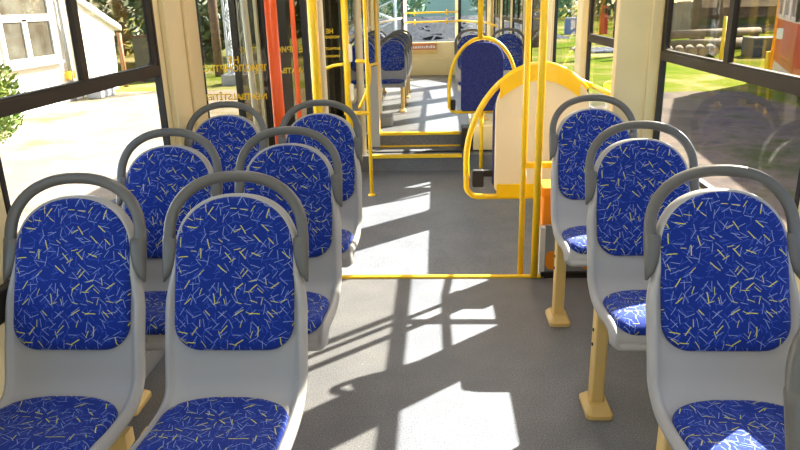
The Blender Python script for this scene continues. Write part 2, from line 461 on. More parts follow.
def make_seat(leg=None, beam=None):
    r = empty('tram_seat', (0, 0, 0))
    sh = skin('shell', M['shell'], r, .207, .003, STOT, .175, .04,
              [(0, -.020), (.002, -.009), (.007, .005), (.014, .011), (.021, .010), (.028, .002), (.036, -.001)], shellW, et=2.3)
    so = sh.modifiers.new('solid', 'SOLIDIFY'); so.thickness = .012; so.offset = -1
    cr = [(0, .001), (.002, .011), (.007, .017), (.02, .021), (.05, .023)]
    skin('back_cushion', M['fabric'], r, .1725, CB0, CB1, .165, .078, cr, et=2.15)
    skin('seat_cushion', M['fabric'], r, .177, PB0, PB1, .11, .06, cr, et=2.6, uvoff=(.31, .17))
    # grab handle: loop over the back, widening into two tapered cheeks
    path = []
    yz = lambda z: .012-(1.052-z)*.37
    zs = [.752, .775, .80, .83, .855, .870, .874]
    for z in zs: path.append((-.196, z))
    a0 = .876
    for k in range(33):
        a = math.pi*k/32
        cx, sx = math.cos(a), math.sin(a)
        e = 2/2.25
        path.append((-.195*math.copysign(abs(cx)**e, cx), a0+(1.036-a0)*max(sx, 0)**e))
    for z in zs[::-1]: path.append((.196, z))
    nn = len(path); vs = []; fs = []; K = 12
    for i, (x, z) in enumerate(path):
        px_, pz_ = path[max(i-1, 0)]; nx_, nz_ = path[min(i+1, nn-1)]
        t = Vector((nx_-px_, nz_-pz_)).normalized(); nrm = Vector((-t.y, t.x))    # points outwards (left side -> -x)
        j = min(i, nn-1-i)
        hw = {0: .004, 1: .013, 2: .019, 3: .0225, 4: .0235, 5: .023, 6: .0165}.get(j, .0165)
        dp = {0: .006, 1: .014, 2: .018, 3: .02, 4: .02, 5: .02, 6: .0135}.get(j, .0135)
        sgn = -1 if i < nn/2 else 1
        cxs = x - (sgn*(hw-.0165) if j <= 5 else 0)
        cxs += sgn*(.0165-hw)*0
        for k in range(K):
            a = 2*math.pi*k/K
            c, s_ = math.cos(a), math.sin(a)
            c = math.copysign(abs(c)**.75, c); s_ = math.copysign(abs(s_)**.75, s_)
            vs.append((cxs+nrm.x*hw*c, yz(z)+dp*s_, z+nrm.y*hw*c))
    for i in range(nn-1):
        for k in range(K): fs.append((i*K+k, i*K+(k+1) % K, (i+1)*K+(k+1) % K, (i+1)*K+k))
    mb = MB().add(vs, fs, True); mb.add(vs[:K], [tuple(range(K))]); mb.add(vs[-K:], [tuple(range(K))])
    mb.build('grab_handle', M['handle'], r)
    # under-seat frame
    for ya, za in ((-.44, .385), (-.30, .375)): MB().box(-.15, .15, ya, ya+.04, za, .425).build('under_bar', M['black'], r)
    if leg is not None:
        lx, zf = leg
        mb = MB().rbox(lx-.025, lx+.025, -.34, -.28, zf+.012, .42, .008)
        lg = mb.build('leg', M['legp'], r)
        bp = MB()
        P0 = rrect(lx-.05, lx+.05, -.40, -.235, .02); P1 = rrect(lx-.034, lx+.034, -.365, -.262, .012); k = len(P0)
        vv = [(a, b, zf) for a, b in P0]+[(a, b, zf+.016) for a, b in P0]+[(a, b, zf+.04) for a, b in P1]
        ff = [tuple(range(k))[::-1], tuple(range(2*k, 3*k))]
        for q in range(2):
            ff += [(q*k+i, q*k+(i+1) % k, (q+1)*k+(i+1) % k, (q+1)*k+i) for i in range(k)]
        bp.add(vv, ff); bp.build('leg_foot', M['legp'], r)
        for zz in (.33, .27): MB().tube([(lx-.029, -.31, zz), (lx-.021, -.31, zz)], .007, 8).build('bolt', M['frame'], lg)
    if beam is not None:
        x0, x1 = beam
        MB().rbox(x0, x1, -.335, -.285, .345, .395, .008, 'x').build('support_beam', M['legp'], r)
    return r

seat_leg_R = make_seat(leg=(-.175, 0), beam=(-.15, .30))
seat_leg_L = make_seat(leg=(-.13, 0), beam=(-.235, .1))
seat_wall = make_seat(leg=(-.165, 0), beam=(-.235, .2))
seat_far = make_seat(leg=(.14, 0), beam=(-.15, .15))
used = set()
SG = 'blue patterned tram seats'
def seat(proto, x, y, z, label):
    if proto.name in used: o = copy_tree(proto)
    else: o = proto; used.add(proto.name)
    o.location = (x, y, z); tag(o, label, 'seat', SG); return o
RX, AX, WX = .785, -.582, -1.058
seat(seat_leg_R, RX, 1.07, 0, 'seat cut off by the lower right edge of the photo, only its dark handle showing')
seat(seat_leg_R, RX, 1.88, 0, 'frontmost whole blue seat on the right, sunlit patch on its seat cushion')
seat(seat_leg_R, RX-.01, 2.62, 0, 'blue seat second from the front on the right, its cream leg in full view')
seat(seat_leg_R, RX-.025, 3.39, 0, 'rearmost of the near right seats, beside the two slim yellow poles')
seat(seat_leg_L, AX, 1.88, 0, 'frontmost blue seat on the left beside the aisle')
seat(seat_wall, WX, 1.88, 0, 'frontmost blue seat on the far left beside the window')
seat(seat_leg_L, AX, 2.62, 0, 'blue aisle seat on the left directly behind the frontmost aisle seat')
seat(seat_wall, WX, 2.62, 0, 'blue window seat on the left directly behind the frontmost window seat')
seat(seat_leg_L, AX, 3.39, 0, 'third blue aisle seat on the left, last before the low floor')
seat(seat_wall, WX, 3.39, 0, 'third blue window seat on the left, in front of the lettered door glass')
for i, y in enumerate((10.2, 10.96, 11.72, 12.48)):
    n = ['first', 'second', 'third', 'fourth'][i]
    seat(seat_far, -.634, y, 0, '%s seat of the distant aisle-side column at the left of the rear aisle' % n)
    seat(seat_far, -1.07, y, 0, '%s seat of the distant column by the rear left windows' % n)
seat(seat_far, .43, 8.6, .13, 'distant seat whose dark handle rises behind the far blue padded screen')
seat(seat_far, .865, 8.6, .13, 'distant wall-side seat at the right of the far blue padded screen')

# ------------------------------------------------------------------ yellow poles and rails
def pole(name, x, y, z0, z1, r, label, cat='pole', flange=True, m='yellow', z_top=True):
    root = empty(name, (x, y, z0)); tag(root, label, cat, 'yellow grab poles' if m == 'yellow' else None)
    MB().tube([(0, 0, .003), (0, 0, z1-z0)], r, 16).build('tube', M[m], root)
    if flange:
        MB().tube([(0, 0, 0), (0, 0, .008), (0, 0, .022)], [r*2.1, r*2.1, r*1.25], 20).build('base_flange', M[m], root)
    return root
pole('grab_pole', .471, 3.66, -.0+LOW/2, CEIL, .0165, 'thinner left one of the two yellow poles in front of the cream screen', flange=False)
pole('grab_pole', .541, 3.60, .012, CEIL, .0205, 'thicker right one of the two yellow poles in front of the cream screen', flange=False)
pole('grab_pole', -.66, 6.6, LOW, CEIL, .019, 'yellow pole with round foot standing on the low floor left of the aisle')
pole('grab_pole', -.70, 8.20, .012, CEIL, .017, 'slim yellow pole on the upper far step left of the aisle')
pole('grab_pole', -1.085, 6.2, LOW, CEIL, .042, 'thick yellow pole beside a cream post between the open doors', flange=False)
pole('door_post', -1.025, 6.25, LOW, CEIL, .028, 'light cream post close beside the thick yellow pole', 'post', False, 'cream_lt')
pole('door_post', -.855, 7.72, -.16, CEIL, .042, 'cream post to the right of the yellow rail with cream brackets', 'post', False, 'cream_lt')
pole('door_post', -.785, 9.45, 0, CEIL, .03, 'cream post just left of the distant aisle seats', 'post', False, 'cream_lt')
tag(MB().box(.482, XR, 3.65, 3.68, .625, .655).build('cross_rail', M['yellow']), 'short yellow crossbar from the slim pole to the right wall', 'rail')

# ------------------------------------------------------------------ wheelchair-bay screens with yellow hoops
def arc_hoop(x0, x1, zb, zt, rr, top_e=2.0, n=26):
    """hoop outline in x-z: flat bottom with rounded left corner, arched top"""
    cx = (x0+x1)/2; w = (x1-x0)/2; P = []
    P.append((x1, zb+.18))
    pts = []
    zc = zb+(zt-zb)*.30
    for k in range(n+1):
        a = math.pi*k/n
        c, s = math.cos(a), math.sin(a)
        pts.append((cx+w*math.copysign(abs(c)**(2/top_e), c), zc+(zt-zc)*max(s, 0)**(2/top_e)))
    # left down side and bottom corner
    pts += [(x0, zc-.05), (x0+.004, zb+rr)]
    for k in range(1, 7):
        a = math.radians(180+90*k/6); pts.append((x0+rr+rr*math.cos(a), zb+rr+rr*math.sin(a)))
    pts.append((x1, zb))
    return pts
NY = 4.75
root = empty('padded_screen', (.72, NY, LOW)); tag(root, 'cream screen with yellow hoop behind the two slim poles', 'screen')
def sub(mb, name, m, r):
    o = mb.build(name, m); o.parent = r; o.matrix_parent_inverse = Matrix.Translation(-Vector(r.location)); return o
hp = arc_hoop(.205, 1.20, .158, 1.085, .09, 1.85)
hp = [p for p in hp if p[0] <= XR-.03]+[(1.05, .158)]
sub(MB().tube([(x, NY, z) for x, z in spline(hp, 3)] if False else [(x, NY, z) for x, z in hp], .021, 12), 'hoop_tube', M['yellow'], root)
panel_pts = []
def arch_panel(x0, x1, z0, z1, ra, n=10, rb=.03):
    P = []
    for k in range(n+1):
        a = math.pi/2*k/n; P.append((x1-ra+ra*math.cos(a), z1-ra+ra*math.sin(a)))
    for k in range(n+1):
        a = math.pi/2*(1+k/n); P.append((x0+ra+ra*math.cos(a), z1-ra+ra*math.sin(a)))
    for k in range(5):
        a = math.pi+math.pi/2*k/4; P.append((x0+rb+rb*math.cos(a), z0+rb+rb*math.sin(a)))
    P += [(x1, z0)]
    return P
def extr(P, y0, y1):
    k = len(P); vs = [(a, y0, b) for a, b in P]+[(a, y1, b) for a, b in P]
    return MB().add(vs, [tuple(range(k)), tuple(range(k, 2*k))[::-1]]+[(i, k+i, k+(i+1) % k, (i+1) % k) for i in range(k)])
o = sub(extr(arch_panel(.405, 1.045, .20, 1.04, .25), NY-.02, NY+.012), 'back_panel', M['cream_lt'], root); bevel(o, .006)
o = sub(extr(arch_panel(.392, 1.05, .225, .96, .22), NY+.012, NY+.07), 'pad', M['pad'], root); bevel(o, .015)
# yellow plate following the arch and the bottom rail plate
arch = [p for p in hp if p[1] > .93 and .40 < p[0] < 1.0]
low = [(x, z-.105) for x, z in arch]
sub(extr(arch+low[::-1], NY-.03, NY-.018), 'arch_plate', M['yellow'], root)
sub(MB().rbox(.42, 1.07, NY-.03, NY-.018, .158, .255, .01, 'y'), 'lower_plate', M['yellow'], root)
sub(MB().rbox(.25, .33, NY-.01, NY+.05, .23, .35, .012, 'y').box(.32, .47, NY+.02, NY+.05, .30, .345), 'belt_reel', M['black'], root)
sub(MB().tube([(.185, NY, .305), (.235, NY, .305)], .014, 8), 'belt_bolt', M['steel'], root)
sub(MB().tube([(x, NY+.02, z) for x, z in [(.88, 1.02), (.98, .965), (XR-.03, .93)]], .018, 10), 'wall_rail', M['yellow'], root)
rail_pts = [(XR-.03, 4.70, .93), (XR-.055, 4.3, .95), (XR-.055, 3.95, .95), (XR-.05, 3.567, .95)]
tag(MB().tube(rail_pts, .017, 10).build('wall_rail', M['yellow']), 'yellow rail along the wall under the middle right window', 'rail')

FY = 7.52
root = empty('padded_screen', (.5, FY, LOW)); tag(root, 'far screen with tall dark blue pad inside a yellow hoop', 'screen')
hf = arc_hoop(.134, .86, .345, 1.125, .08, 2.05)
sub(MB().tube([(x, FY, z) for x, z in hf], .02, 12), 'hoop_tube', M['yellow'], root)
o = sub(extr(arch_panel(.262, .715, .36, 1.085, .18), FY-.075, FY-.015), 'pad', M['pad'], root); bevel(o, .015)
o = sub(extr(arch_panel(.268, .71, .355, 1.08, .18), FY-.015, FY+.01), 'back_panel', M['cream_lt'], root)
sub(MB().rbox(.15, .205, FY-.04, FY+.03, .37, .48, .012, 'y'), 'belt_reel', M['black'], root)
sub(MB().tube([(.468, FY, 1.12), (.468, FY, CEIL)], .029, 14), 'hoop_post', M['yellow'], root)
for lx in (.49, .80): sub(MB().tube([(lx, FY, .345), (lx, FY, LOW)], .022, 12), 'leg', M['yellow'], root)
# podium under the far right seats, black heater box beside the steps
o = MB().box(.40, XR, 8.20, 8.75, .0, .13).build('seat_podium', M['cream']); bevel(o, .01); tag(o, 'low cream podium under the distant right seats', 'podium')
o = MB().box(.42, XR, 7.87, 8.15, -.16, .13).build('wheel_box', M['cream']); bevel(o, .01); tag(o, 'cream box at the right end of the far steps', 'box')
o = MB().box(.29, .41, 7.88, 8.14, -.16, .10).build('heater_box', M['black']); bevel(o, .01); tag(o, 'small black box beside the right end of the far steps', 'box')
# left end of the far steps: podium, grey panel
o = MB().box(-1.18, -.84, 8.24, 9.4, .0, .20).build('seat_podium', M['grey']); bevel(o, .01); tag(o, 'low grey podium left of the far aisle floor', 'podium')
o = MB().box(-.80, -.57, 8.62, 8.9, 0, .13).build('floor_box', M['grey']); bevel(o, .01); tag(o, 'small grey box on the far floor left of the aisle', 'box')
o = MB().rbox(-.80, -.69, 8.10, 8.13, -.155, .80, .01, 'y').build('partition_panel', mat('pale_grey_panel', rgb(186, 188, 190), .5)); tag(o, 'upright pale grey panel between the two left poles', 'panel')
def rail(name, pts, r, label, m='yellow'):
    o = MB().tube(pts, r, 10).build(name, M[m]); return tag(o, label, 'rail')
rail('cross_rail', [(-.78, 7.9, .83), (-.70, 8.19, .83)], .016, 'short yellow rail joining the two left poles at mid height')
rail('cross_rail', [(-.90, 6.62, .49), (-.66, 6.6, .49)], .02, 'short low yellow rail reaching left from the footed pole')
rail('loop_rail', spline([(-.80, 6.9, .96), (-.70, 6.88, .955), (-.67, 6.88, .90), (-.675, 6.88, .76), (-.72, 6.88, .62), (-.785, 6.88, .50)], 5), .018, 'curved yellow rail beside the footed pole on the left')
rail('hoop_reflection', spline([(-1.24, 6.9, .74), (-1.16, 6.8, .86), (-1.02, 6.75, .93), (-.90, 6.7, .95)], 6), .017, 'curved yellow tube standing in for a hoop reflected in the left door glass')  # reflection of a hoop in the glass, modelled as a solid tube

# ------------------------------------------------------------------ guard at the end of the near right floor
root = empty('step_guard', (.83, 3.70, LOW)); tag(root, 'grey guard panel with white edge behind the rearmost near right seat', 'guard')
sub(MB().box(.60, XR, 3.63, 3.66, -.165, .30), 'guard_panel', M['grey'], root)
o = sub(MB().box(.572, .60, 3.622, 3.675, -.165, .29), 'edge_post', M['white'], root)
sub(MB().box(.58, XR, 3.60, 3.626, -.02, .03), 'toe_rail', M['frame'], root)
for i, x in enumerate((.66, .86)):
    sub(MB().rbox(x-.055, x+.055, 3.618, 3.63, .045, .15, .03, 'y'), 'reflector', M['orange'], root)
root = empty('orange_box', (.70, 3.78, LOW/2)); tag(root, 'orange equipment box behind the grey guard panel', 'box')
o = sub(MB().rbox(.585, .76, 3.69, 3.86, LOW/2, .50, .015, 'z'), 'body', M['orange'], root)
o = sub(MB().rbox(.575, .77, 3.68, 3.87, .455, .505, .015, 'z'), 'lid', M['orange'], root)

# ------------------------------------------------------------------ open doors (leaves swung inwards) with reversed lettering
def text_mesh(body, size, y, xc, z, m, parent, name='lettering'):
    cu = bpy.data.curves.new('t', 'FONT'); cu.body = body; cu.size = size; cu.align_x = 'CENTER'; cu.extrude = .0008; cu.offset = .0012
    ob = bpy.data.objects.new('t', cu); COL.objects.link(ob)
    bpy.context.view_layer.update()
    me = bpy.data.meshes.new_from_object(ob.evaluated_get(bpy.context.evaluated_depsgraph_get()))
    bpy.data.objects.remove(ob)
    me.materials.clear(); me.materials.append(m)
    o = bpy.data.objects.new(name, me); COL.objects.link(o)
    # faces +Y, so from inside the saloon it reads reversed
    o.matrix_world = Matrix.Translation((xc, y, z)) @ Matrix.Rotation(math.pi, 4, 'Z') @ Matrix.Rotation(math.pi/2, 4, 'X')
    o.parent = parent; o.matrix_parent_inverse = Matrix.Translation(-Vector(parent.location))
    return o
def door_leaf(n, y, x0, x1, grip, label_text=(), grip_m='redor', gm='glass_d', fw=.045):
    r = structure(empty('door_%d' % n, ((x0+x1)/2, y, LOW+.02)))
    zb, zt = LOW+.03, 2.03
    sub(MB().ring(rrect(x0, x1, zb, zt, .05), rrect(x0+fw, x1-fw, zb+.25, zt-.06, .03), y-.018, y+.018, 'y'), 'leaf_frame', M['black'], r)
    sub(MB().box(x0+fw*.9, x1-fw*.9, y-.003, y+.003, zb+.24, zt-.05), 'pane', M[gm], r)
    if grip:
        gx, gr = grip
        sub(MB().tube([(gx, y-.055, zb+.1), (gx, y-.055, zt-.1)], gr, 12), 'grip_rail', M[grip_m], r)
    for (t, s, xc, z) in label_text: text_mesh(t, s, y-.006, xc, z, M['text'], r)
    return r
door_leaf(1, 3.87, -1.36, -.905, (-.893, .034),
          [('НЕ', .052, -1.14, 1.200), ('ПРИСЛОНЯТЬСЯ', .050, -1.143, 1.156), ('NEATBALSTĪTIES', .048, -1.145, .998)])
door_leaf(2, 5.22, -1.53, -.955, (-1.05, .018),
          [('НЕ ПРИСЛОНЯТЬСЯ', .056, -1.235, 1.17), ('NEATBALSTĪTIES', .056, -1.20, 1.015)], gm='glass_k')
door_leaf(3, 7.25, -1.26, -.975, (-.93, .036),
          [('НЕ', .06, -1.10, 1.22), ('ПРИСЛОНЯТЬСЯ', .034, -1.10, 1.17), ('NEATBALSTĪTIES', .034, -1.10, 1.055), ('НЕ ПРИСЛОНЯТЬСЯ', .028, -1.10, .98)], 'yellow', 'glass_k', .02)
r3 = bpy.data.objects['door_3']
for z in (.62, 1.02): sub(MB().rbox(-.92, -.87, 7.17, 7.22, z-.09, z+.09, .02, 'y'), 'rail_bracket', M['cream_lt'], r3)
# slanted cream bar and small dark locker behind the first leaf
o = MB().tube([(-1.20, 4.55, LOW+.01), (-1.245, 4.55, 2.0)], .022, 10).build('upright_bar', M['cream_lt']); tag(o, 'cream upright bar seen through the lettered door glass', 'bar')

# ------------------------------------------------------------------ rear end details
for z, lab in ((1.295, 'upper yellow bar across the rear window'), (1.11, 'lower yellow bar across the rear window')):
    r = empty('window_bar', (-.1, RY-.1, z)); tag(r, lab, 'bar')
    pts = [(-.66, RY-.02, z), (-.62, RY-.14, z), (.40, RY-.14, z), (.43, RY-.02, z)]
    sub(MB().tube(pts, .017, 10), 'tube', M['yellow'], r)
    for x in (-.45, .22): sub(MB().tube([(x, RY-.14, z-.06), (x, RY-.14, z+.06)], .012, 8), 'clip', M['yellow'], r)
rail('side_rail', [(-1.2, 9.6, 1.06), (-1.05, 13.4, 1.16), (-.72, 14.7, 1.2)], .02, 'cream rail along the rear left windows', 'cream_lt')
rail('side_rail', [(.46, 14.8, 1.12), (.98, 13.6, 1.10), (1.03, 12.2, 1.08)], .02, 'yellow rail along the rear right corner window')
r = empty('notice_plate', (-.27, RY-.02, .58)); tag(r, 'small reddish notice plate under the rear window', 'sign')
sub(MB().box(-.55, .02, RY-.03, RY, .45, .69), 'plate', M['legp'], r)
pk = mat('notice_red', rgb(196, 120, 86), .5)
sub(MB().box(-.53, 0, RY-.034, RY-.03, .54, .67), 'red_band', pk, r)
mk = MB(); x = -.50
while x < -.04:
    w = random.uniform(.025, .05); mk.box(x, x+w, RY-.037, RY-.034, .57, .57+random.uniform(.04, .06)); x += w+.015
sub(mk, 'white_marks', M['white'], r)

# two rows of ceiling strips, unseen above the frame, lit as added interior fill
fillm = bpy.data.materials.new('fill_glow'); fillm.use_nodes = True
b = fillm.node_tree.nodes['Principled BSDF']; b.inputs['Emission Color'].default_value = (1, .98, .95, 1); b.inputs['Emission Strength'].default_value = 6
for i, y in enumerate((.0, 1.6, 3.2, 4.8, 6.4)):
    for sx, sd in ((-.85, 'left'), (.65, 'right')):
        r = empty('ceiling_fill', (sx, y, CEIL)); tag(r, 'strip lit as added fill on the %s of the ceiling, number %d from the front' % (sd, i+1), 'light', 'added ceiling fill strips')
        MB().rbox(-.09, .09, -.62, .62, -.03, 0, .02).build('housing', M['ceil'], r)
        MB().rbox(-.07, .07, -.58, .58, -.042, -.03, .02).build('fill_panel', fillm, r)

# ------------------------------------------------------------------ OUTSIDE
G = -.75
def ground_mat(name, c1, c2, c3, sc=.35):
    m = bpy.data.materials.new(name); m.use_nodes = True
    nt = m.node_tree; N = nt.nodes; L = nt.links; b = N['Principled BSDF']; b.inputs['Roughness'].default_value = .95; b.inputs['Specular IOR Level'].default_value = 0
    tc = N.new('ShaderNodeTexCoord'); n = N.new('ShaderNodeTexNoise'); n.inputs['Scale'].default_value = sc; n.inputs['Detail'].default_value = 8
    n.inputs['Roughness'].default_value = .65
    L.new(tc.outputs['Object'], n.inputs['Vector'])
    r = N.new('ShaderNodeValToRGB'); e = r.color_ramp.elements
    e[0].position = .38; e[0].color = c1; e[1].position = .66; e[1].color = c3
    k = e.new(.5); k.color = c2
    L.new(n.outputs['Fac'], r.inputs['Fac']); L.new(r.outputs['Color'], b.inputs['Base Color'])
    return m
gg = ground_mat('grass_ground', rgb(74, 92, 24), rgb(94, 98, 34), rgb(140, 120, 90))
gc = ground_mat('concrete_yard', rgb(124, 110, 96), rgb(142, 128, 112), rgb(106, 100, 64), .45)
structure(MB().box(-1.9, 110, -30, 220, G-.3, G).build('ground_grass', gg))
structure(MB().box(-110, -1.9, -30, 19.5, G-.3, G).build('ground_yard', gc))
structure(MB().box(-110, -1.9, 19.5, 220, G-.3, G).build('ground_far_grass', ground_mat('dry_grass', rgb(96, 104, 40), rgb(116, 116, 62), rgb(140, 126, 98))))
structure(MB().box(2.3, 7.4, -30, 17.2, G, G+.012).build('ground_dirt', ground_mat('dirt_path', rgb(84, 76, 70), rgb(104, 92, 82), rgb(74, 76, 46), .8)))

def leaves(mb, c, rad, n, size, flat=1):
    for _ in range(n):
        while True:
            p = Vector((random.uniform(-1, 1), random.uniform(-1, 1), random.uniform(-1, 1)))
            if .35 < p.length < 1: break
        p = Vector((p.x*rad[0], p.y*rad[1], p.z*rad[2]))+Vector(c)
        a = Vector((random.gauss(0, 1), random.gauss(0, 1), random.gauss(0, 1))).normalized()
        b = a.orthogonal().normalized(); s = size*random.uniform(.6, 1.3)
        c2 = a.cross(b)
        mb.add([p-b*s, p+c2*s*.45, p+b*s, p-c2*s*.45], [(0, 1, 2, 3)])
lm1 = leaf_mat('leaf_bright', rgb(84, 112, 30), rgb(126, 148, 62))
lm2 = leaf_mat('leaf_dark', rgb(58, 74, 40), rgb(92, 104, 58))
lm3 = leaf_mat('leaf_teal', rgb(70, 112, 84), rgb(110, 140, 108))
bark = mat('bark', rgb(84, 66, 54), .9, col2=rgb(112, 90, 72), vscale=6)
def tree(name, x, y, h, r, zc, n, m, label, size=.16, trunk=.13):
    root = empty(name, (x, y, G)); tag(root, label, 'tree' if 'tree' in name else 'bush', 'trees around the yard' if 'tree' in name else None)
    mb = MB(); leaves(mb, (0, 0, zc-G), (r, r, h), n, size); mb.build('foliage', m, root)
    if trunk:
        MB().tube([(0, 0, 0), (.04, .02, (zc-G)*.5), (0, 0, zc-G)], [trunk, trunk*.85, trunk*.6], 9).build('trunk', bark, root)
    return root
tree('leafy_bush', -7.95, 11.25, .86, .88, G+.85, 5200, lm1, 'bright green bush in front of the white building at the left edge', .055, .03)
tree('dark_tree', -10.6, 31, 2.6, 2.6, 1.9, 1500, lm2, 'dark tree behind the white shed corner', .28)
tree('dark_tree', -17.5, 35, 3.0, 4.0, 2.0, 1500, lm2, 'dark spreading tree beyond the shed roof', .3)
tree('dark_tree', -5.6, 34.5, 2.6, 2.4, 2.3, 1200, lm2, 'dark tree seen at the right edge of the front left window', .28)
tree('green_tree', -10.5, 54, 2.6, 2.6, 1.7, 1200, lm1, 'light green tree seen through the first door opening', .28)
tree('dark_tree', -12.0, 47, 3.6, 3.5, 2.3, 1400, lm2, 'dark tree behind the lattice mast by the doors', .3)
tree('teal_tree', -6.5, 66, 4.0, 6.5, 3.0, 2000, lm3, 'wide blue-green tree far behind the rear window', .4)
tree('teal_tree', 8.5, 68, 4.0, 6.0, 3.2, 2000, lm3, 'blue-green tree far behind the right rear corner', .4)
for i, (x, y, lb) in enumerate([(-40, 60, 'broad hedge of trees far behind the yard on the left'), (-22, 66, 'distant tree bank behind the shed on the left'), (20, 86, 'distant tree bank behind the red pumps'), (44, 78, 'distant tree bank above the fence'), (66, 62, 'distant tree bank behind the red tram')]):
    tree('distant_tree', x, y, 5.0, 9.5, 3.2, 1500, lm2, lb, .6, .3)

# white building with gabled roof edge on the left
wb = mat('white_render', rgb(244, 240, 232), .9, vary=.03, vscale=1.2)
WXB = -9.65
root = empty('white_building', (-12.5, 15, G)); tag(root, 'white rendered building with sloping roof edge outside the left window', 'building')
prof = [(2.0, G-.1), (2.0, 5.2), (17.4, 2.2), (20.75, 1.0), (20.5, G-.1)]
k = len(prof)
sub(MB().add([(WXB, y, z) for y, z in prof]+[(-16.0, y, z) for y, z in prof], [tuple(range(k)), tuple(range(k, 2*k))[::-1]]+[(i, k+i, k+(i+1) % k, (i+1) % k) for i in range(k)]), 'wall', wb, root)
ra, rb_ = Vector((0, 17.0, 2.45)), Vector((0, 21.35, .87))
sub(MB().add([(x, y, z+dz) for x in (WXB+.12, -16.2) for (y, z) in ((17.0, 2.36), (21.0, .92)) for dz in (0, .15)], [(0,1,3,2), (4,6,7,5), (0,2,6,4), (1,5,7,3), (0,4,5,1), (2,3,7,6)]), 'roof_edge', M['white'], root)
wf = sub(MB().ring(rrect(15.1, 17.3, .36, 3.2, .02, 1), rrect(15.22, 17.18, .48, 3.1, .02, 1), WXB-.02, WXB+.06, 'x').box(WXB, WXB+.05, 16.0, 16.2, .48, 1.35).box(WXB, WXB+.05, 15.15, 17.25, 1.30, 1.46), 'window', M['white'], root)
gl = mat('window_glass_dark', rgb(72, 64, 54), .15, col2=rgb(104, 104, 96), vscale=1.5)
o = sub(MB().box(WXB, WXB+.015, 15.15, 17.25, .42, 3.15), 'pane', gl, wf)
sub(MB().box(WXB, WXB+.16, 15.0, 17.4, .26, .34), 'window_sill', M['grey'], root)
sub(MB().tube([(WXB+.08, 17.7, G), (WXB+.08, 17.7, 2.2)], .055, 10), 'drainpipe', M['grey'], root)
sub(MB().tube([(WXB+.06, 18.2, G), (WXB+.06, 18.2, 2.0)], .02, 8), 'cable_pipe', mat('pipe_pink', rgb(190, 168, 156), .6), root)
sub(MB().tube([(WXB+.1, 20.8, G), (WXB+.1, 20.8, .85)], .07, 10), 'corner_pipe', mat('pipe_brown', rgb(150, 110, 76), .6), root)
o = sub(MB().rbox(WXB, WXB+.12, 17.55, 17.85, -.18, .02, .05, 'x'), 'meter_box', M['yel2'], root)
br = mat('brown_wood', rgb(92, 62, 50), .8, vary=.15, vscale=5)
gyb = mat('dull_grey_green', rgb(88, 86, 74), .8, vary=.08)
root = empty('transformer_box', (-9.3, 22.3, G)); tag(root, 'dark grey-brown cabinet on legs beside the white shed', 'cabinet')
sub(MB().box(-9.7, -9.05, 22.0, 22.8, -.35, .68), 'body', gyb, root)
sub(MB().box(-9.75, -9.0, 21.97, 22.0, -.42, -.33).box(-9.75, -9.0, 21.97, 22.0, .66, .72), 'band', br, root)
sub(MB().box(-9.68, -9.58, 22.1, 22.7, G, -.35).box(-9.17, -9.07, 22.1, 22.7, G, -.35), 'leg', br, root)
sub(MB().box(-9.58, -9.17, 22.3, 22.5, -.75, -.4), 'under_box', gyb, root)
o = MB().box(-8.95, -8.6, 22.6, 23.1, G, .70).build('white_cabinet', M['white']); bevel(o, .02); tag(o, 'narrow white cabinet beside the dark grey-brown one', 'cabinet')
o = MB().box(-9.4, -9.0, 18.0, 18.9, G, -.30).build('concrete_block', M['grey']); bevel(o, .03); tag(o, 'grey concrete block lying on the yard by the shed', 'block')
def stake(name, x, y, h, r, m, label, cat='post'):
    o = MB().tube([(x, y, G), (x, y, G+h)], r, 10).build(name, m); return tag(o, label, cat)
stake('wooden_post', -9.75, 25.5, 4.5, .16, br, 'reddish brown wooden post rising behind the shed roof')
stake('wooden_post', -8.6, 27, 4.5, .13, br, 'brown wooden post behind the dark grey-brown cabinet')
stake('wooden_post', -7.45, 23.5, 4.6, .15, bark, 'dark trunk-like post seen through the first door opening')
# lattice masts
galv = mat('galvanised', rgb(176, 182, 190), .5)
def mast(x, y, w, h, label):
    r = empty('lattice_mast', (x, y, G)); tag(r, label, 'mast')
    for sx in (-1, 1):
        for sy in (-1, 1):
            MB().box(sx*w-.035, sx*w+.035, sy*w-.035, sy*w+.035, .25, h).build('leg_angle', galv, r)
    mb = MB(); z = .3; s = 1
    while z < h-.4:
        for yy in (-w, w): mb.tube([(-w*s, yy, z), (w*s, yy, z+.42)], .02, 6)
        for xx in (-w, w): mb.tube([(xx, -w*s, z), (xx, w*s, z+.42)], .02, 6)
        z += .42; s = -s
    mb.build('lattice_bracing', galv, r)
    MB().rbox(-w*2.2, w*2.2, -w*2.2, w*2.2, 0, .3, .1).build('footing', M['grey'], r)
    return r
mast(-6.1, 21.0, .19, 5, 'grey lattice mast standing outside the first door opening')
mast(-2.2, 30, .48, 6, 'pale lattice mast behind the left of the rear window')
# behind the rear window
o = MB().box(-14, 8, 75, 82, G, 2.6).build('pale_hangar', mat('pale_sheet', rgb(170, 196, 200), .7)); tag(o, 'long pale low hangar far beyond the rear window', 'building')
mb = MB()
rk = mat('dark_gravel', rgb(26, 29, 32), .9, col2=rgb(60, 63, 68), vscale=5, spec=.08)
for _ in range(260):
    x, y = random.uniform(-6, 5.5), random.uniform(43, 56); s = random.uniform(.15, .5)
    z = G+max(0, 1.0-abs(y-50)*.16)
    vs = [Vector((random.uniform(-1, 1), random.uniform(-1, 1), random.uniform(-.6, .8)))*s for _ in range(7)]
    bmx = bmesh.new()
    for v in vs: bmx.verts.new(v)
    bmesh.ops.convex_hull(bmx, input=bmx.verts)
    bmx.verts.index_update()
    mb.add([(v.co.x+x, v.co.y+y, max(v.co.z+z, G+.005)) for v in bmx.verts], [tuple(v.index for v in f.verts) for f in bmx.faces]); bmx.free()
mb2 = mb
vs = []; 
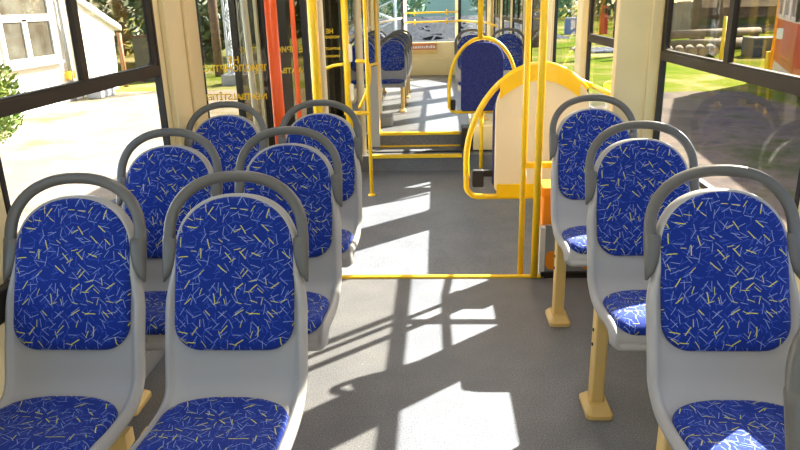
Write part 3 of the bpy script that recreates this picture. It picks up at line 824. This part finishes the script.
NXr, NYr = 24, 18
for i in range(NXr+1):
    for j in range(NYr+1):
        y = 42+16*j/NYr; x = -8+16*i/NXr
        vs.append((x, y, G+max(0, 1.25-abs(y-50)*.17)*min(1, (i+.0)/3, (NXr-i)/3)+random.uniform(0, .06)*(0 < j < NYr)))
mb2.add(vs, [(i*(NYr+1)+j, (i+1)*(NYr+1)+j, (i+1)*(NYr+1)+j+1, i*(NYr+1)+j+1) for i in range(NXr) for j in range(NYr)])
o = mb2.build('gravel_heap', rk); tag(o, 'dark glittering gravel heap outside the rear window', 'gravel', kind='stuff')

# right side: red tram
red = mat('tram_red', rgb(190, 44, 36), .35, col2=rgb(205, 72, 58), vscale=1.2)
crm = mat('tram_cream', rgb(222, 202, 196), .5)
dgl = mat('tram_glass', rgb(96, 98, 100), .08, col2=rgb(140, 142, 144), vscale=2)
root = empty('red_tram', (9.0, 14, G)); tag(root, 'red and cream tram standing outside the right window', 'tram')
# footprint: rear face from P1 to P2, long side from P2 towards the viewer
P1, P2 = Vector((9.1, 19.4)), Vector((7.75, 15.6))
P3, P4 = Vector((5.7, -6)), Vector((8.6, -6)); P5 = Vector((10.9, 19.4))
foot = [P2, P3, P4, P5, P1]
def prism(F, z0, z1, gr=0):
    c = sum(F, Vector((0, 0)))/len(F); k = len(F)
    F2 = [p+(p-c).normalized()*gr for p in F]
    return MB().add([(p.x, p.y, z0) for p in F2]+[(p.x, p.y, z1) for p in F2], [tuple(range(k))[::-1], tuple(range(k, 2*k))]+[(i, (i+1) % k, k+(i+1) % k, k+i) for i in range(k)])
sub(prism(foot, G+.55, .86), 'body', red, root)
sub(prism(foot, .86, .98, .02), 'waist_band', crm, root)
sub(prism(foot, .98, 2.05, -.03), 'window_band', dgl, root)
sub(prism(foot, 2.05, 2.75, .02), 'roof', crm, root)
sub(prism(foot, G+.16, G+.56, -.04), 'skirt', crm, root)
for f0, f1, n in ((P1, P2, 3), (P2, P3, 9)):
    for i in range(n+1):
        p = f0.lerp(f1, i/n); sub(MB().box(p.x-.05, p.x+.05, p.y-.05, p.y+.05, .9, 2.1), 'window_post', crm, root)
d = (P2-P1).normalized(); nrm = Vector((d.y, -d.x))
if nrm.x > 0: nrm = -nrm
sub(MB().tube([(P1.x-.02, P1.y, G+.2), (P1.x-.02, P1.y, 2.2)], .05, 10), 'corner_strip', M['orange'], root)
p = P1.lerp(P2, .33)+nrm*.02
sub(MB().box(p.x-.04, p.x+.04, p.y-.16, p.y+.16, .40, .66), 'marker_lamp', M['white'], root)
for q in (P1.lerp(P2, .3), P2.lerp(P3, .12), P2.lerp(P3, .3), P2.lerp(P3, .7)):
    c = q + Vector((.45, 0))
    sub(MB().tube([(c.x-.05, c.y, G+.36), (c.x+.1, c.y, G+.36)], .36, 20), 'wheel', M['black'], root)
for q, yy in ((P2, 0),):
    sub(MB().tube([(P1.x-.1, P1.y+.05, G), (P1.x-.1, P1.y+.05, G+.75)], .07, 8), 'yellow_bracket', M['yel2'], root)

# logs
logm = mat('log_bark', rgb(94, 78, 60), .9, col2=rgb(130, 112, 90), vscale=4)
endm = mat('log_end', rgb(160, 134, 100), .9)
def log(x, y, z, ang, ln, r, label):
    root = empty('cut_log', (x, y, z)); root.rotation_euler = (0, 0, ang); tag(root, label, 'log', 'logs lying on the grass')
    MB().tube([(-ln/2, 0, 0), (0, .02, .01), (ln/2, 0, 0)], [r, r*.96, r*.92], 12).build('trunk', logm, root)
    MB().tube([(-ln/2-.01, 0, 0), (-ln/2, 0, 0)], r*.98, 12).tube([(ln/2, 0, 0), (ln/2+.01, 0, 0)], r*.9, 12).build('cut_end', endm, root)
lg = ['leftmost log of the row on the grass', 'second log of the row on the grass', 'middle log of the row on the grass', 'fourth log of the row on the grass', 'rightmost log of the row on the grass']
for i in range(5): log(9.0+i*.44, 27.6+i*.1, G+.22, math.radians(74), 2.2, .17, lg[i])
log(11.2, 29.6, G+.75, math.radians(22), 5.2, .17, 'long slanting log resting behind the row of logs')
log(11.6, 30.4, G+.25, math.radians(20), 4.6, .24, 'long log lying low behind the row of logs')
o = MB().box(11.7, 12.9, 26.6, 27.6, G, -.05).build('dark_crate', mat('crate_dark', rgb(70, 72, 74), .8, vary=.2)); bevel(o, .03); tag(o, 'dark crate standing behind the logs', 'crate')
# timber beam stand
root = empty('timber_stand', (14.5, 33, G)); tag(root, 'long dark timber beams on short legs beyond the grass', 'stand')
sub(MB().box(11.7, 19.5, 32.6, 33.4, .02, .16), 'lower_beam', br if False else gyb, root)
sub(MB().box(11.7, 19.5, 32.6, 33.4, .5, .95), 'upper_beam', bark, root)
sub(MB().box(11.9, 19.5, 33.0, 33.5, .16, .5), 'back_board', lm2, root)
for x in (12.1, 13.8, 14.5, 16.2, 18): sub(MB().box(x-.12, x+.12, 32.8, 33.1, G, .02), 'leg', bark, root)
pp = mat('pale_planks', rgb(212, 182, 150), .8, col2=rgb(168, 140, 116), vscale=2)
o = MB().box(12.0, 19.4, 32.5, 33.5, .955, 1.3).build('plank_stack', pp); tag(o, 'pale plank stack behind the dark timber beams', 'planks')
# fence
root = empty('board_fence', (16, 44, G)); tag(root, 'grey board fence far beyond the logs', 'fence')
fm = mat('fence_boards', rgb(136, 120, 106), .9, col2=rgb(160, 146, 130), vscale=1.5)
mb = MB(); x = 12.6
while x < 34:
    mb.box(x, x+.26, 44, 44.04, G+.05, 1.15+random.uniform(-.05, .05)); x += .28
sub(mb, 'boards', fm, root)
sub(MB().box(12.6, 34, 44.04, 44.12, .8, .92).box(12.6, 34, 44.04, 44.12, -.3, -.18), 'fence_rail', fm, root)
for x in (12.7, 20, 27, 33.9): sub(MB().box(x-.08, x+.08, 44.1, 44.25, G, 1.2), 'fence_post', bark, root)
stake('utility_pole', 11.6, 32.4, 6, .19, bark, 'thick grey-brown utility pole behind the logs')
stake('utility_pole', 12.4, 31.9, 6, .12, bark, 'thinner utility pole right of the thick one behind the logs')
stake('yellow_marker_post', 10.35, 26.0, 1.5, .06, M['yel2'], 'thin yellow marker post standing beside the row of logs')
# red pumps, blue barrel seen through the middle right windows
def pump(x, y, label):
    r = empty('red_pump', (x, y, G)); tag(r, label, 'pump', 'red pumps on the grass')
    MB().rbox(-.24, .24, -.2, .2, 0, 1.15, .05).build('body', M['redor'] if False else red, r)
    MB().rbox(-.2, .2, -.16, .16, 1.15, 1.75, .12).build('head', red, r)
    MB().rbox(.2, .36, -.1, .1, 1.15, 1.5, .03).build('hose_holder', M['black'], r)
    MB().rbox(-.14, .14, -.215, -.2, 1.3, 1.6, .02).build('dial', M['black'], r)
pump(9.75, 46, 'left red pump seen through the narrow right window')
pump(10.85, 46.6, 'right red pump seen through the middle right window')
o = MB().rbox(8.5, 9.3, 47, 47.6, G, .3, .1).build('blue_container', mat('blue_plastic', rgb(92, 120, 160), .6)); tag(o, 'blue container beside the left red pump', 'container')
for i, (x, y) in enumerate([(4.9, 35), (9.3, 37), (9.0, 30)]):
    stake('tree_trunk', x, y, 6, .17, bark, ['grey trunk behind the blue container', 'trunk between the red pumps and the logs', 'slim trunk right of the red pumps'][i], 'trunk')
mb = MB()
for _ in range(900):
    x, y = random.uniform(6.2, 8.0), random.uniform(30.2, 33)
    s = random.uniform(.04, .1); mb.box(x, x+s*1.6, y, y+s, G+.0, G+s*.8)
o = mb.build('rubble_pile', mat('rubble', rgb(96, 96, 98), .9, vary=.3)); tag(o, 'low grey rubble patch on the grass', 'rubble', kind='stuff')

# ------------------------------------------------------------------ light
w = bpy.data.worlds.new('World'); SC.world = w; w.use_nodes = True
nt = w.node_tree; bg = nt.nodes['Background']
sky = nt.nodes.new('ShaderNodeTexSky'); sky.sky_type = 'NISHITA'; sky.sun_disc = False
sky.sun_elevation = math.radians(35); sky.sun_rotation = math.radians(48); sky.air_density = 1.0; sky.dust_density = 1.5
nt.links.new(sky.outputs[0], bg.inputs['Color']); bg.inputs['Strength'].default_value = .42
sd = bpy.data.lights.new('sun', 'SUN'); sd.energy = 26; sd.angle = math.radians(.55); sd.color = (1, .97, .92)
so = bpy.data.objects.new('sun', sd); COL.objects.link(so)
so.rotation_euler = Vector((-1.051, -.967, -1)).to_track_quat('-Z', 'Y').to_euler()
so.location = (10, 10, 12)

# ------------------------------------------------------------------ camera (vanishing points of the photograph)
f = 680.0; px, py = 400.0, 225.0
Fv = Vector(((436-px)/f, (2-py)/f, 1)).normalized()
rl = math.radians(-1.5)
R0 = Vector((math.cos(rl), math.sin(rl), 0)); Rv = (R0-Fv*R0.dot(Fv)).normalized()
Dv = Fv.cross(Rv)
def wv(i): return Vector((Rv[i], Fv[i], -Dv[i]))
cr, cd, cf = wv(0), wv(1), wv(2)
cam = bpy.data.cameras.new('camera'); cam.sensor_width = 36; cam.lens = 36*f/800; cam.clip_end = 500; cam.clip_start = .05
co = bpy.data.objects.new('camera', cam); COL.objects.link(co)
mw = Matrix.Identity(4)
for i in range(3):
    mw[i][0] = cr[i]; mw[i][1] = -cd[i]; mw[i][2] = -cf[i]
mw[0][3], mw[1][3], mw[2][3] = 0, 0, EYE
co.matrix_world = mw
SC.camera = co

SC.view_settings.view_transform = 'Standard'; SC.view_settings.look = 'None'
SC.view_settings.exposure = .45; SC.view_settings.gamma = 1; SC.view_settings.use_curve_mapping = False
